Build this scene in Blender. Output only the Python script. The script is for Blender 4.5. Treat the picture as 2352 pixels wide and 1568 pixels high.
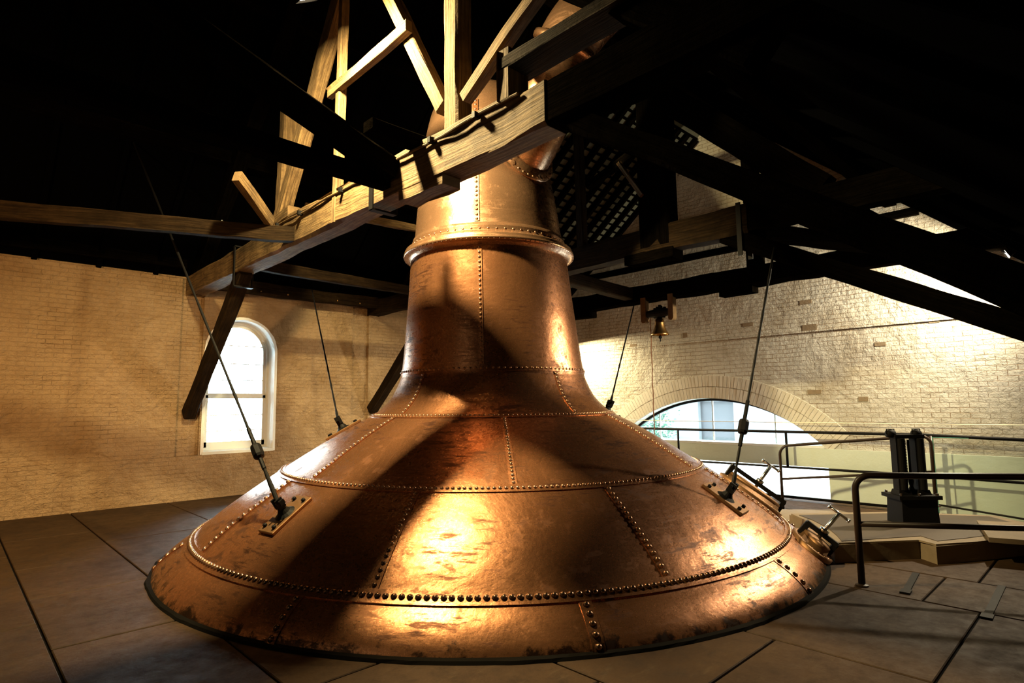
import bpy, bmesh, math, random
from mathutils import Vector, Matrix, noise
from mathutils.geometry import tessellate_polygon
random.seed(7)
for o in list(bpy.data.objects): bpy.data.objects.remove(o)
SC = bpy.context.scene
COL = SC.collection

# The hall is laid out square: x runs along the roof (towards the gable wall), y across it (towards the window wall).
def G(u, v, w): return Vector((v, u, w))

# ---------------------------------------------------------------- camera
cd = bpy.data.cameras.new('camera'); cam = bpy.data.objects.new('camera', cd); COL.objects.link(cam)
cd.sensor_width = 36.0; cd.lens = 1351.14 / 2352 * 36; cd.clip_start = 0.05
yaw, pit, rol = math.radians(43.94), math.radians(6.08), math.radians(-0.671)
fwd = Vector((math.sin(yaw) * math.cos(pit), math.cos(yaw) * math.cos(pit), math.sin(pit)))
rt0 = Vector((math.cos(yaw), -math.sin(yaw), 0)); up0 = rt0.cross(fwd)
rt = rt0 * math.cos(rol) + up0 * math.sin(rol); up = up0 * math.cos(rol) - rt0 * math.sin(rol)
m = Matrix((rt, up, -fwd)).transposed().to_4x4(); m.translation = Vector((0, 0, 1.7)); cam.matrix_world = m
SC.camera = cam
SC.view_settings.view_transform = 'Standard'; SC.view_settings.look = 'None'
SC.view_settings.gamma = 1.0; SC.view_settings.use_curve_mapping = False
SC.view_settings.exposure = 0.0

# ---------------------------------------------------------------- daylight
wd = bpy.data.worlds.new('overcast_sky'); SC.world = wd; wd.use_nodes = True
bg = wd.node_tree.nodes['Background']; bg.inputs[0].default_value = (0.72, 0.90, 1.0, 1); bg.inputs[1].default_value = 22.0

# ---------------------------------------------------------------- lamps (positions of the floodlights and one added fill)
LAMPS = {  # name: (position u v w, aim u v w, power, size, colour, spread in degrees)
 'hung':   ((5.30, 2.40, 5.80), (5.55, 4.35, 3.0), 900, 0.26, (1.0, 0.78, 0.38), 172),
 'gable':  ((1.00, 10.55, 3.74), (4.2, 9.9, 2.1), 430, 0.20, (1.0, 0.84, 0.58), 165),
 'behind': ((8.68, 10.25, 3.30), (8.55, 9.95, 1.2), 330, 0.20, (1.0, 0.80, 0.46), 178),
 'corner': ((3.60, -2.60, 3.10), (12.3, 1.6, 1.9), 110, 0.30, (1.0, 0.56, 0.20), 78),  # added unseen fill that brightens and warms the left wall
}

# ---------------------------------------------------------------- materials
def nt(name):
    M = bpy.data.materials.new(name); M.use_nodes = True
    N = M.node_tree; return M, N, N.nodes['Principled BSDF']
def node(N, t, **k):
    n = N.nodes.new(t)
    for a, b in k.items(): setattr(n, a, b)
    return n
def ramp(N, fac, stops):
    r = node(N, 'ShaderNodeValToRGB'); e = r.color_ramp.elements
    e[0].position, e[0].color = stops[0][0], (*stops[0][1], 1)
    e[1].position, e[1].color = stops[-1][0], (*stops[-1][1], 1)
    for p, c in stops[1:-1]:
        x = e.new(p); x.color = (*c, 1)
    N.links.new(fac, r.inputs[0]); return r.outputs[0]
def mix(N, fac, a, b, mode='MIX'):
    x = node(N, 'ShaderNodeMix', data_type='RGBA', blend_type=mode)
    for s, vv in ((0, fac), (6, a), (7, b)):
        if hasattr(vv, 'is_linked') or hasattr(vv, 'links'): N.links.new(vv, x.inputs[s])
        else: x.inputs[s].default_value = vv if s == 0 else (*vv, 1)
    return x.outputs[2]
def noise_tex(N, vec, scale, detail=6, rough=.6, dist=0):
    t = node(N, 'ShaderNodeTexNoise'); t.inputs['Scale'].default_value = scale
    t.inputs['Detail'].default_value = detail; t.inputs['Roughness'].default_value = rough
    t.inputs['Distortion'].default_value = dist
    if vec is not None: N.links.new(vec, t.inputs['Vector'])
    return t.outputs['Fac']
def coords(N, scale=(1, 1, 1), rot=(0, 0, 0), kind='Object'):
    c = node(N, 'ShaderNodeTexCoord'); mp = node(N, 'ShaderNodeMapping')
    mp.inputs['Scale'].default_value = scale; mp.inputs['Rotation'].default_value = rot
    N.links.new(c.outputs[kind], mp.inputs[0]); return mp.outputs[0]
def bump(N, P, h, strength, dist, prev=None):
    b = node(N, 'ShaderNodeBump'); b.inputs['Strength'].default_value = strength; b.inputs['Distance'].default_value = dist
    N.links.new(h, b.inputs['Height'])
    if prev is not None: N.links.new(prev, b.inputs['Normal'])
    N.links.new(b.outputs[0], P.inputs['Normal']); return b.outputs[0]
def math_n(N, op, a, b):
    x = node(N, 'ShaderNodeMath', operation=op)
    for i, vv in enumerate((a, b)):
        if hasattr(vv, 'links'): N.links.new(vv, x.inputs[i])
        else: x.inputs[i].default_value = vv
    return x.outputs[0]

def brick_mat(name, axis, base, joint, bw=.235, bh=.076, rough_amt=1.0, keep=.25, lo=.46, jc=.75, lump=1.5):
    M, N, P = nt(name)
    c = node(N, 'ShaderNodeTexCoord'); s = node(N, 'ShaderNodeSeparateXYZ'); N.links.new(c.outputs['Object'], s.inputs[0])
    cb = node(N, 'ShaderNodeCombineXYZ'); N.links.new(s.outputs[axis], cb.inputs[0]); N.links.new(s.outputs[2], cb.inputs[1])
    # wobble so that courses are hand-laid
    wob = node(N, 'ShaderNodeTexNoise'); wob.inputs['Scale'].default_value = 2.2; wob.inputs['Detail'].default_value = 5
    N.links.new(cb.outputs[0], wob.inputs['Vector'])
    vm = node(N, 'ShaderNodeVectorMath', operation='SCALE'); N.links.new(wob.outputs['Color'], vm.inputs[0]); vm.inputs['Scale'].default_value = .055
    va = node(N, 'ShaderNodeVectorMath', operation='ADD'); N.links.new(cb.outputs[0], va.inputs[0]); N.links.new(vm.outputs[0], va.inputs[1])
    wob.inputs['Roughness'].default_value = .7
    b = node(N, 'ShaderNodeTexBrick'); N.links.new(va.outputs[0], b.inputs['Vector'])
    b.inputs['Scale'].default_value = 1; b.inputs['Brick Width'].default_value = bw; b.inputs['Row Height'].default_value = bh
    b.inputs['Mortar Size'].default_value = .0055; b.inputs['Mortar Smooth'].default_value = .35
    b.inputs['Color1'].default_value = (.9, .9, .9, 1); b.inputs['Color2'].default_value = (1, 1, 1, 1); b.inputs['Mortar'].default_value = (0, 0, 0, 1)
    n1 = noise_tex(N, cb.outputs[0], 1.1, 8, .65); n2 = noise_tex(N, cb.outputs[0], 9, 8, .7); n3 = noise_tex(N, cb.outputs[0], 38, 4, .6)
    wash = ramp(N, n1, [(lo, (0, 0, 0)), (lo + .16, (1, 1, 1))])      # thick limewash hides joints in places
    jf = math_n(N, 'MULTIPLY', b.outputs['Fac'], math_n(N, 'ADD', math_n(N, 'MULTIPLY', wash, 1 - keep), keep))
    col = mix(N, ramp(N, n2, [(.3, (0, 0, 0)), (.75, (1, 1, 1))]), base, tuple(x * .82 for x in base))
    col = mix(N, math_n(N, 'MULTIPLY', b.outputs['Color'], .0), col, base)
    col = mix(N, math_n(N, 'MULTIPLY', jf, jc), col, joint)
    sp = ramp(N, noise_tex(N, cb.outputs[0], 3.3, 10, .72, .4), [(.63, (0, 0, 0)), (.72, (1, 1, 1))])
    col = mix(N, math_n(N, 'MULTIPLY', sp, .45), col, tuple(x * y for x, y in zip(base, (.55, .42, .28))))
    dirt = ramp(N, noise_tex(N, cb.outputs[0], .7, 9, .7, .3), [(.45, (0, 0, 0)), (.68, (1, 1, 1))])
    col = mix(N, math_n(N, 'MULTIPLY', dirt, .7), col, tuple(x * y for x, y in zip(base, (.50, .40, .26))))
    N.links.new(col, P.inputs['Base Color']); P.inputs['Roughness'].default_value = .75
    h = math_n(N, 'SUBTRACT', math_n(N, 'MULTIPLY', n2, 1.1 * rough_amt), math_n(N, 'MULTIPLY', jf, 1.0))
    h = math_n(N, 'ADD', h, math_n(N, 'MULTIPLY', b.outputs['Color'], .5))
    h = math_n(N, 'ADD', h, math_n(N, 'MULTIPLY', noise_tex(N, cb.outputs[0], 2.6, 5, .6, .4), lump * 2))
    bump(N, P, h, 1.0, .035)
    return M
BR_L = brick_mat('whitewashed_brick_window_wall', 0, (.56, .39, .22), (.14, .07, .026), rough_amt=2.2, keep=.08, lo=.50, jc=.55, lump=3.0)  # base shifted to orange, carrying the warm lamplight on this wall
BR_R = brick_mat('whitewashed_brick_gable', 1, (.62, .60, .52), (.30, .20, .10), rough_amt=1.6, keep=.34, lo=.43, jc=.9)

def plain(name, col, rough=.6, metal=0, bumps=None, var=.15, scale=6, spec=None):
    M, N, P = nt(name); v = coords(N)
    n = noise_tex(N, v, scale, 8, .65)
    c = mix(N, n, tuple(x * (1 - var) for x in col), tuple(min(1, x * (1 + var)) for x in col))
    N.links.new(c, P.inputs['Base Color']); P.inputs['Roughness'].default_value = rough; P.inputs['Metallic'].default_value = metal
    if spec is not None: P.inputs['Specular IOR Level'].default_value = spec
    if bumps: bump(N, P, noise_tex(N, v, bumps[0], 8, .7), bumps[1], bumps[2])
    return M

def wood_mat(name, dark, light, spec=.3):
    M, N, P = nt(name)
    v = coords(N, (1, 1, 14), kind='Generated'); v2 = coords(N, (9, 9, 1.2))
    g = noise_tex(N, coords(N, (2.0, 34, 1), kind='UV'), 1.0, 8, .65, .5)
    n = noise_tex(N, coords(N), 3.0, 8, .7)
    c = mix(N, ramp(N, g, [(.35, (0, 0, 0)), (.65, (1, 1, 1))]), dark, light)
    c = mix(N, ramp(N, n, [(.42, (0, 0, 0)), (.7, (.7, .7, .7))]), c, tuple(x * .35 for x in dark))
    N.links.new(c, P.inputs['Base Color']); P.inputs['Roughness'].default_value = .8; P.inputs['Specular IOR Level'].default_value = spec
    h = math_n(N, 'ADD', g, math_n(N, 'MULTIPLY', n, .7)); bump(N, P, h, 1.0, .03)
    return M
WOOD = wood_mat('weathered_pine', (.08, .045, .018), (.26, .165, .07))  # paler tone kept for the timbers that read as lamplit
SHADEWOOD = wood_mat('shaded_timber', (.0018, .0014, .001), (.0045, .0034, .0024), .0)  # same timber left unlit: the shade is put into the colour
DIMWOOD = wood_mat('half_shaded_timber', (.010, .006, .003), (.034, .020, .009), .06)  # same timber in half shade, dimmed in the colour itself
ROOFM = plain('unlit_roof_boards', (.0012, .0012, .0014), .95, spec=0)  # boards blackened in the colour to read as out of the lamplight
SLATE = plain('slate_underside', (.075, .080, .055), .8, var=.6, scale=14, bumps=(30, .6, .01))
IRON = plain('black_iron', (.0045, .004, .004), .6, 0, (60, .3, .003), spec=.14)
RAILM = plain('brown_painted_rail', (.026, .016, .011), .4, 0, (50, .2, .002), spec=.3)
GAUGE = plain('soot_black_casting', (.003, .0026, .0026), .7, 0, (60, .4, .004), spec=.12)
BRASS = plain('tarnished_brass', (.45, .27, .10), .32, 1.0, (40, .2, .002))
STEELB = plain('bright_steel', (.6, .64, .66), .22, 1.0)
CONC = plain('worn_concrete', (.17, .125, .072), .75, 0, (18, .5, .01), .3, 5)
PLASTER = plain('daylight_tinted_plaster', (.56, .64, .56), .7, 0, (6, .4, .01), .08, 2)  # greenish cast of the daylight is put into the plaster colour
TREAD = plain('tread_plate', (.05, .033, .018), .6, .2, (8, .3, .004), .25, 4)
PAINTW = plain('white_painted_timber', (.72, .76, .74), .5, 0, (20, .2, .003), .05)
PLATEM = plain('oxidised_copper_plate', (.22, .115, .05), .55, .8, (25, .4, .004), .35, 8)
ROPE = plain('rope', (.20, .10, .05), .9)

def copper_mat(name, tone=(.49, .215, .100), rough=.275, stain=1.0):
    M, N, P = nt(name)
    v = coords(N); P.inputs['Metallic'].default_value = .86
    big = noise_tex(N, v, .9, 6, .6, .5); mid = noise_tex(N, v, 4.0, 12, .72, .3); fine = noise_tex(N, v, 30, 10, .8)
    c = mix(N, ramp(N, big, [(.3, (0, 0, 0)), (.7, (1, 1, 1))]), tuple(x * .80 for x in tone), tuple(min(1, x * 1.2) for x in tone))
    c = mix(N, math_n(N, 'MULTIPLY', ramp(N, fine, [(.47, (0, 0, 0)), (.58, (1, 1, 1))]), .55 * stain), c, tuple(x * .50 for x in tone))
    # tarnish streaks that run level round the shell, and sooty blotches
    st = noise_tex(N, coords(N, (1.1, 1.1, 9)), 2.4, 14, .8, .15)
    patch = ramp(N, noise_tex(N, v, 1.3, 3, .5), [(.42, (0, 0, 0)), (.56, (1, 1, 1))])
    sm = math_n(N, 'MULTIPLY', ramp(N, st, [(.515, (0, 0, 0)), (.565, (1, 1, 1))]), patch)
    c = mix(N, math_n(N, 'MULTIPLY', sm, .85 * stain), c, (.050, .018, .010))
    mm = ramp(N, mid, [(.555, (0, 0, 0)), (.62, (1, 1, 1))])
    c = mix(N, math_n(N, 'MULTIPLY', mm, .65 * stain), c, (.060, .024, .014))
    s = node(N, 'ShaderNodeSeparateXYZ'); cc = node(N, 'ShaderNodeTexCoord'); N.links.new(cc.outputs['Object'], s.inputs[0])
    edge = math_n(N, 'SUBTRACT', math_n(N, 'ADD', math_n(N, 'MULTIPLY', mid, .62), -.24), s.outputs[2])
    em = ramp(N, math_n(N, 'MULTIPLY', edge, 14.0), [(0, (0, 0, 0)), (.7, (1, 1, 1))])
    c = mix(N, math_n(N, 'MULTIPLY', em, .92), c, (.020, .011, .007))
    N.links.new(c, P.inputs['Base Color'])
    r = math_n(N, 'ADD', rough, math_n(N, 'MULTIPLY', math_n(N, 'SUBTRACT', fine, .5), .35))
    r = math_n(N, 'ADD', r, math_n(N, 'MULTIPLY', math_n(N, 'MAXIMUM', sm, mm), .22)); N.links.new(r, P.inputs['Roughness'])
    b1 = bump(N, P, big, .45, .035)
    bump(N, P, fine, .30, .004, b1)
    return M
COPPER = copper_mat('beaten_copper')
COPPER_CLEAN = copper_mat('polished_copper', (.50, .28, .16), .26, .5)
RIVETM = copper_mat('rivet_copper', (.45, .25, .15), .26, .2)

def floor_mat():
    M, N, P = nt('stone_paving'); v = coords(N)
    a = noise_tex(N, v, .8, 8, .65); b = noise_tex(N, v, 6, 10, .75); d = noise_tex(N, coords(N, (1, 3.5, 1), (0, 0, .5)), 4, 10, .75)
    c = mix(N, ramp(N, a, [(.35, (0, 0, 0)), (.68, (1, 1, 1))]), (.028, .013, .0045), (.056, .029, .011))
    c = mix(N, ramp(N, b, [(.5, (0, 0, 0)), (.8, (.8, .8, .8))]), c, (.012, .008, .006))
    c = mix(N, ramp(N, d, [(.56, (0, 0, 0)), (.75, (.7, .7, .7))]), c, (.078, .052, .028))
    N.links.new(c, P.inputs['Base Color'])
    r = ramp(N, b, [(.3, (.55, .55, .55)), (.7, (.85, .85, .85))]); N.links.new(r, P.inputs['Roughness']); P.inputs['Specular IOR Level'].default_value = .22
    bump(N, P, math_n(N, 'ADD', b, math_n(N, 'MULTIPLY', a, 2)), .5, .012)
    return M
FLOORM = floor_mat()
JOINT = plain('dirt_joint', (.004, .003, .002), .95, spec=.1)

def emis(name, col, s):
    M, N, P = nt(name); P.inputs['Base Color'].default_value = (*col, 1)
    P.inputs['Emission Color'].default_value = (*col, 1); P.inputs['Emission Strength'].default_value = s; return M
GLOW = emis('lit_lamp_glass', (1.0, .86, .58), 40)
def glass_mat(name, tint):
    M, N, P = nt(name)
    tr = node(N, 'ShaderNodeBsdfTransparent'); tr.inputs[0].default_value = (*tint, 1)
    gl = node(N, 'ShaderNodeBsdfGlossy'); gl.inputs['Roughness'].default_value = .03
    fr = node(N, 'ShaderNodeFresnel'); fr.inputs[0].default_value = 1.45
    mx = node(N, 'ShaderNodeMixShader'); N.links.new(fr.outputs[0], mx.inputs[0]); N.links.new(tr.outputs[0], mx.inputs[1]); N.links.new(gl.outputs[0], mx.inputs[2])
    N.links.new(mx.outputs[0], N.nodes['Material Output'].inputs[0]); return M
GLASS = glass_mat('window_glass', (.96, 1, .99)); GREENGLASS = glass_mat('green_edged_glass', (.97, .99, .98))
GEDGE = plain('glass_edge', (.10, .33, .27), .2)

# ---------------------------------------------------------------- mesh helpers
def setmat(me, mats):
    for x in (mats if isinstance(mats, (list, tuple)) else [mats]): me.materials.append(x)
def obj(name, bm, mat, parent=None, smooth=False):
    me = bpy.data.meshes.new(name); bmesh.ops.recalc_face_normals(bm, faces=bm.faces); bm.to_mesh(me); bm.free(); setmat(me, mat)
    if smooth:
        for p in me.polygons: p.use_smooth = True
    o = bpy.data.objects.new(name, me); COL.objects.link(o)
    if parent: o.parent = parent
    return o
def tag(o, label=None, cat=None, group=None, kind=None):
    if label: o['label'] = label
    if cat: o['category'] = cat
    if group: o['group'] = group
    if kind: o['kind'] = kind
    return o
def thing(name, label, cat, group=None, loc=(0, 0, 0)):
    o = bpy.data.objects.new(name, None); COL.objects.link(o); o.location = loc; o.empty_display_size = .2
    return tag(o, label, cat, group)
def struct(name, bm, mat, label=None):
    o = obj(name, bm, mat); return tag(o, label, None, None, 'structure')
def BM(): return bmesh.new()
def box(bm, u0, u1, v0, v1, w0, w1):
    vs = [bm.verts.new(G(u, v, w)) for u in (u0, u1) for v in (v0, v1) for w in (w0, w1)]
    for f in ((0, 1, 3, 2), (4, 6, 7, 5), (0, 4, 5, 1), (2, 3, 7, 6), (0, 2, 6, 4), (1, 5, 7, 3)): bm.faces.new([vs[i] for i in f])
def frame_of(d, upv=Vector((0, 0, 1))):
    d = d.normalized()
    if abs(d.dot(upv)) > .97: upv = Vector((0, 1, 0))
    s = d.cross(upv).normalized(); return s, s.cross(d).normalized()
def tube(bm, pts, r, n=10, cap=True, closed=False):
    pts = [Vector(p) for p in pts]; rings = []
    N_ = len(pts); rr = r if isinstance(r, (list, tuple)) else [r] * N_
    s0, u0 = frame_of(pts[1] - pts[0])
    for i, p in enumerate(pts):
        a = pts[(i - 1) % N_] if (i > 0 or closed) else p; b = pts[(i + 1) % N_] if (i < N_ - 1 or closed) else p
        d = (b - a).normalized(); s = (s0 - d * s0.dot(d)).normalized(); u_ = s.cross(d); s0 = s
        rings.append([bm.verts.new(p + (s * math.cos(t) + u_ * math.sin(t)) * rr[i]) for t in [2 * math.pi * k / n for k in range(n)]])
    for i in range(N_ if closed else N_ - 1):
        A, B_ = rings[i], rings[(i + 1) % N_]
        for k in range(n): bm.faces.new((A[k], A[(k + 1) % n], B_[(k + 1) % n], B_[k]))
    if cap and not closed: bm.faces.new(rings[0][::-1]); bm.faces.new(rings[-1])
def lathe(bm, prof, c, n=48, axis=None, cap=True):
    """prof: list of (r, h) round a point c; axis default up."""
    ax = (axis or Vector((0, 0, 1))).normalized(); s, t = frame_of(ax, Vector((1, 0, 0))); rings = []
    for r, h in prof:
        rings.append([bm.verts.new(c + ax * h + (s * math.cos(a) + t * math.sin(a)) * max(r, .0005)) for a in [2 * math.pi * k / n for k in range(n)]])
    for A, B_ in zip(rings, rings[1:]):
        for k in range(n): bm.faces.new((A[k], A[(k + 1) % n], B_[(k + 1) % n], B_[k]))
    if cap: bm.faces.new(rings[0][::-1]); bm.faces.new(rings[-1])
def obox(bm, c, ex, ey, ez):
    """oriented box by centre and three half-axes"""
    vs = [bm.verts.new(c + ex * i + ey * j + ez * k) for i in (-1, 1) for j in (-1, 1) for k in (-1, 1)]
    for f in ((0, 1, 3, 2), (4, 6, 7, 5), (0, 4, 5, 1), (2, 3, 7, 6), (0, 2, 6, 4), (1, 5, 7, 3)): bm.faces.new([vs[i] for i in f])
def timber(bm, a, b, wid, dep, rough=.012, seg=.16, upv=Vector((0, 0, 1)), wane=1.0):
    """a hewn timber between two points: irregular edges, chamfered arrises"""
    a, b = Vector(a), Vector(b); d = b - a; L_ = d.length; s, t = frame_of(d, upv); n = max(2, int(L_ / seg)); rings = []
    seed = Vector((random.uniform(-50, 50), random.uniform(-50, 50), random.uniform(-50, 50)))
    ch = min(wid, dep) * .08; uvl = bm.loops.layers.uv.verify(); u_off = random.uniform(0, 40)
    prof = [(-wid / 2 + ch, -dep / 2), (wid / 2 - ch, -dep / 2), (wid / 2, -dep / 2 + ch), (wid / 2, dep / 2 - ch),
            (wid / 2 - ch, dep / 2), (-wid / 2 + ch, dep / 2), (-wid / 2, dep / 2 - ch), (-wid / 2, -dep / 2 + ch)]
    for i in range(n + 1):
        p = a + d * (i / n); ring = []
        for k, (x, y) in enumerate(prof):
            q = noise.noise_vector(seed + Vector((i * seg * 2.2, k // 2 * 3.1, 0))) * rough * wane
            q2 = noise.noise_vector(seed + Vector((i * seg * .5, k // 2 * 5.1, 9))) * rough * 1.6
            ring.append(bm.verts.new(p + s * (x + q.x + q2.x) + t * (y + q.y + q2.y)))
        rings.append(ring)
    per = [0, wid, wid, wid + dep, wid + dep, 2 * wid + dep, 2 * wid + dep, 2 * wid + 2 * dep, 2 * wid + 2 * dep]
    for i, (A, B_) in enumerate(zip(rings, rings[1:])):
        for k in range(8):
            f = bm.faces.new((A[k], A[(k + 1) % 8], B_[(k + 1) % 8], B_[k])); f.smooth = False
            for lp, (x, y) in zip(f.loops, ((i, k), (i, k + 1), (i + 1, k + 1), (i + 1, k))): lp[uvl].uv = (u_off + x * L_ / n, u_off + per[y])
    bm.faces.new(rings[0][::-1]); bm.faces.new(rings[-1])
def beam_obj(name, a, b, wid, dep, mat=None, parent=None, rough=.012, upv=Vector((0, 0, 1))):
    bm = BM(); timber(bm, a, b, wid, dep, rough, upv=upv); return obj(name, bm, mat or WOOD, parent)
def prism(bm, pts, w0, w1):
    """pts (u,v) outline extruded upward"""
    n = len(pts); A = [bm.verts.new(G(u, v, w0)) for u, v in pts]; B_ = [bm.verts.new(G(u, v, w1)) for u, v in pts]
    bm.faces.new(A[::-1]); bm.faces.new(B_)
    for i in range(n): bm.faces.new((A[i], A[(i + 1) % n], B_[(i + 1) % n], B_[i]))
def holed_wall(bm, outer, holes, to3, d0, d1):
    """outer/holes: 2-D loops; to3(p, depth) -> point; thick wall with open holes"""
    loops = [outer] + holes
    tri = tessellate_polygon([[Vector((x, y, 0)) for x, y in l] for l in loops]); flat = [p for l in loops for p in l]
    F = [bm.verts.new(to3(p, d0)) for p in flat]; K = [bm.verts.new(to3(p, d1)) for p in flat]
    for t in tri:
        try: bm.faces.new([F[i] for i in t]); bm.faces.new([K[i] for i in t][::-1])
        except ValueError: pass
    i0 = 0
    for l in loops:
        n = len(l)
        for i in range(n):
            a, b = i0 + i, i0 + (i + 1) % n
            bm.faces.new((F[a], F[b], K[b], K[a]))
        i0 += n

# ================================================================= THE ROOM
UL, VR = 12.30, 10.90         # window wall, gable wall
UR, VB = -1.30, -3.20         # wall to the right of the viewer, wall behind
SL = .87
def roof_w(u): return min(4.19 + SL * (u - 1.4), 4.22 + SL * (UL - u))

# floor: paving slabs with open joints over dark dirt
bm = BM(); box(bm, UR - .2, UL + .3, VB - .2, VR + .3, -.12, -.022)
rows = [VB, -1.1, .66, 1.62, 3.03, 4.42, 6.1, 7.05, 8.6, 9.75, VR + .3]
cuts = {0: [-.4, 1.6, 3.6, 5.6, 8, 10], 1: [.2, 2.1, 4.2, 6.2, 9.2], 2: [.9, 2.4, 3.62, 5.46, 7.0, 8.35, 10.2], 3: [.9, 2.4, 3.6, 5.5, 7.0, 9.3],
        4: [.3, 1.9, 4, 6, 8, 9.9], 5: [-.2, .95, 2.6, 5, 8, 10.3], 6: [.4, 1.35, 3, 6, 9.6], 7: [-.3, 1.1, 2.1, 3.4, 6, 9, 10.8], 8: [.5, 2.2, 3.7, 5.4, 7, 9, 11], 9: [1, 2.6, 4.2, 6, 8, 10]}
for i in range(len(rows) - 1):
    cs = [UR] + cuts[i] + [UL + .2]
    for a, b in zip(cs, cs[1:]):
        g = .009; j = random.uniform(-.0035, .0)
        bb = BM(); box(bb, a + g, b - g, rows[i] + g, rows[i + 1] - g, -.03, j); bmesh.ops.bevel(bb, geom=[e for e in bb.edges if all(v.co.z > -.02 for v in e.verts)], offset=.006, segments=1, affect='EDGES')
        t = bpy.data.meshes.new('t'); bb.to_mesh(t); bm.from_mesh(t); bb.free(); bpy.data.meshes.remove(t)
fl = struct('floor', bm, [FLOORM, JOINT], 'worn stone paving laid in big slabs round the copper still')
for p in fl.data.polygons:
    if p.center.z < -.02: p.material_index = 1

# window wall (left): plinth, raised bay fields, recessed strips where the trusses land
def arch_loop(c, half, w0, ws, n=20):
    return [(c - half, w0), (c + half, w0)] + [(c + half * math.cos(t), ws + half * math.sin(t)) for t in [math.pi * k / n for k in range(n + 1)]]
WC, WH, WB, WS = 4.27, .66, .86, 2.80
bm = BM()
hole = arch_loop(WC, WH, WB, WS)
rect = lambda a, b, c, d: [(a, c), (b, c), (b, d), (a, d)]
holed_wall(bm, rect(VB, VR + .4, -.05, 4.25), [hole], lambda p, d: G(UL + d, p[0], p[1]), .02, .45)
hole2 = arch_loop(WC, WH, WB, WS)
def jag_field(v0, v1, holes=()):
    holed_wall(bm, rect(v0, v1, .81, 4.16), list(holes), lambda p, d: G(UL + d, p[0], p[1]), -.055, .02)
jag_field(VB, 3.13); jag_field(3.53, 6.70, [hole2]); jag_field(7.12, VR)
holed_wall(bm, rect(VB, VR, -.05, .81), [], lambda p, d: G(UL + d, p[0], p[1]), -.085, .02)
struct('wall_left', bm, BR_L, 'whitewashed brick wall with a round-headed window')

# gable wall (far right) with the wide arched opening and a low opening beneath a transom
bm = BM()
ac, ahw = 5.78, 2.12; w_sp, w_top = .92, 1.77; R_ = (ahw ** 2 + (w_top - w_sp) ** 2) / (2 * (w_top - w_sp)); wc = w_top - R_; t0 = math.asin(ahw / R_)
arc = [(ac + R_ * math.sin(t), wc + R_ * math.cos(t)) for t in [t0 - 2 * t0 * k / 32 for k in range(33)]]
arch_hole = [(ac - ahw, .90), (ac + ahw, .90)] + arc
low_hole = rect(3.60, 7.9, .03, .56)
up_outline = [(UR, -.05), (UL + .4, -.05), (UL + .4, 4.3), (6.85, 9.05), (UR, 1.9)]
holed_wall(bm, up_outline, [arch_hole, low_hole], lambda p, d: G(p[0], VR + d, p[1]), 0, .42)
struct('wall_right', bm, BR_R, 'tall whitewashed brick gable wall with a wide low arch')
# arch ring of bricks on edge, standing 1 cm proud
bm = BM()
for k in range(74):
    t = t0 * 1.06 - 2.12 * t0 * (k + .5) / 74; dt = 2.12 * t0 / 74 * .46
    for r0, r1 in ((R_ + .005, R_ + .225), (R_ + .235, R_ + .45)):
        q = [(ac + r * math.sin(tt), wc + r * math.cos(tt)) for r, tt in ((r0, t - dt), (r1, t - dt), (r1, t + dt), (r0, t + dt))]
        F = [bm.verts.new(G(a, VR - .008 - random.random() * .006, b)) for a, b in q]; K = [bm.verts.new(G(a, VR + .02, b)) for a, b in q]
        bm.faces.new(F)
        for i in range(4): bm.faces.new((F[i], F[(i + 1) % 4], K[(i + 1) % 4], K[i]))
struct('trim_1', bm, plain('whitewashed_arch_bricks', (.58, .56, .48), .75, 0, (25, .5, .006), .1, 9), 'ring of whitewashed bricks on edge over the wide arch')
# smooth rendered dado on the gable wall, sill and corner lines
bm = BM(); holed_wall(bm, rect(UR, 8.5, -.05, 1.30), [[(p[0], min(p[1], 5)) for p in []] or rect(3.60, 7.9, .03, .56)], lambda p, d: G(p[0], VR + d, p[1]), -.02, 0)
bm.free(); bm = BM()
box(bm, UR, 3.60, VR - .02, VR + .001, -.05, .88); box(bm, 3.60, 8.4, VR - .02, VR + .001, .56, .88)
struct('trim_2', bm, PLASTER, 'pale plastered dado at the foot of the gable wall, tinted for daylight')
bm = BM(); box(bm, 3.62, 8.4, VR - .012, VR + .40, .885, .925); struct('trim_3', bm, PAINTW, 'white sill across the foot of the wide arch')
bm = BM(); box(bm, UR, 12.2, VR - .012, VR + .01, 2.90, 2.925)
struct('trim_4', bm, BR_R, 'thin whitewashed string course high on the gable wall')
# missing / patched bricks in the gable wall
bm = BM()
for (u, w, a, b) in [(3.80, 3.44, .10, .038), (3.76, 2.98, .12, .055), (4.86, 3.15, .10, .035), (6.18, 3.07, .05, .05), (3.75, 1.85, .11, .035), (7.45, 2.95, .09, .04), (6.26, 2.03, .10, .03), (1.95, 2.91, .07, .04), (3.0, 1.72, .07, .035), (2.7, 2.6, .08, .03)]:
    box(bm, u - a, u + a, VR - .004, VR + .01, w - b, w + b)
struct('trim_5', bm, plain('bare_brick_patch', (.22, .165, .10), .85, 0, (30, .6, .008), .3, 12), 'bare brown patches where limewash has fallen from the gable bricks')

# walls the camera has its back to, and the one at its right
bm = BM(); box(bm, UR - .3, UR, VB - .3, VR + .3, -.1, 2.2); struct('wall_near', bm, BR_L)
bm = BM(); prof = [(UR, -.05), (UL + .4, -.05), (UL + .4, 4.3), (6.85, 9.05), (UR, 1.9)]
holed_wall(bm, prof, [], lambda p, d: G(p[0], VB + d, p[1]), -.3, 0); struct('wall_back', bm, BR_R)

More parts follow.
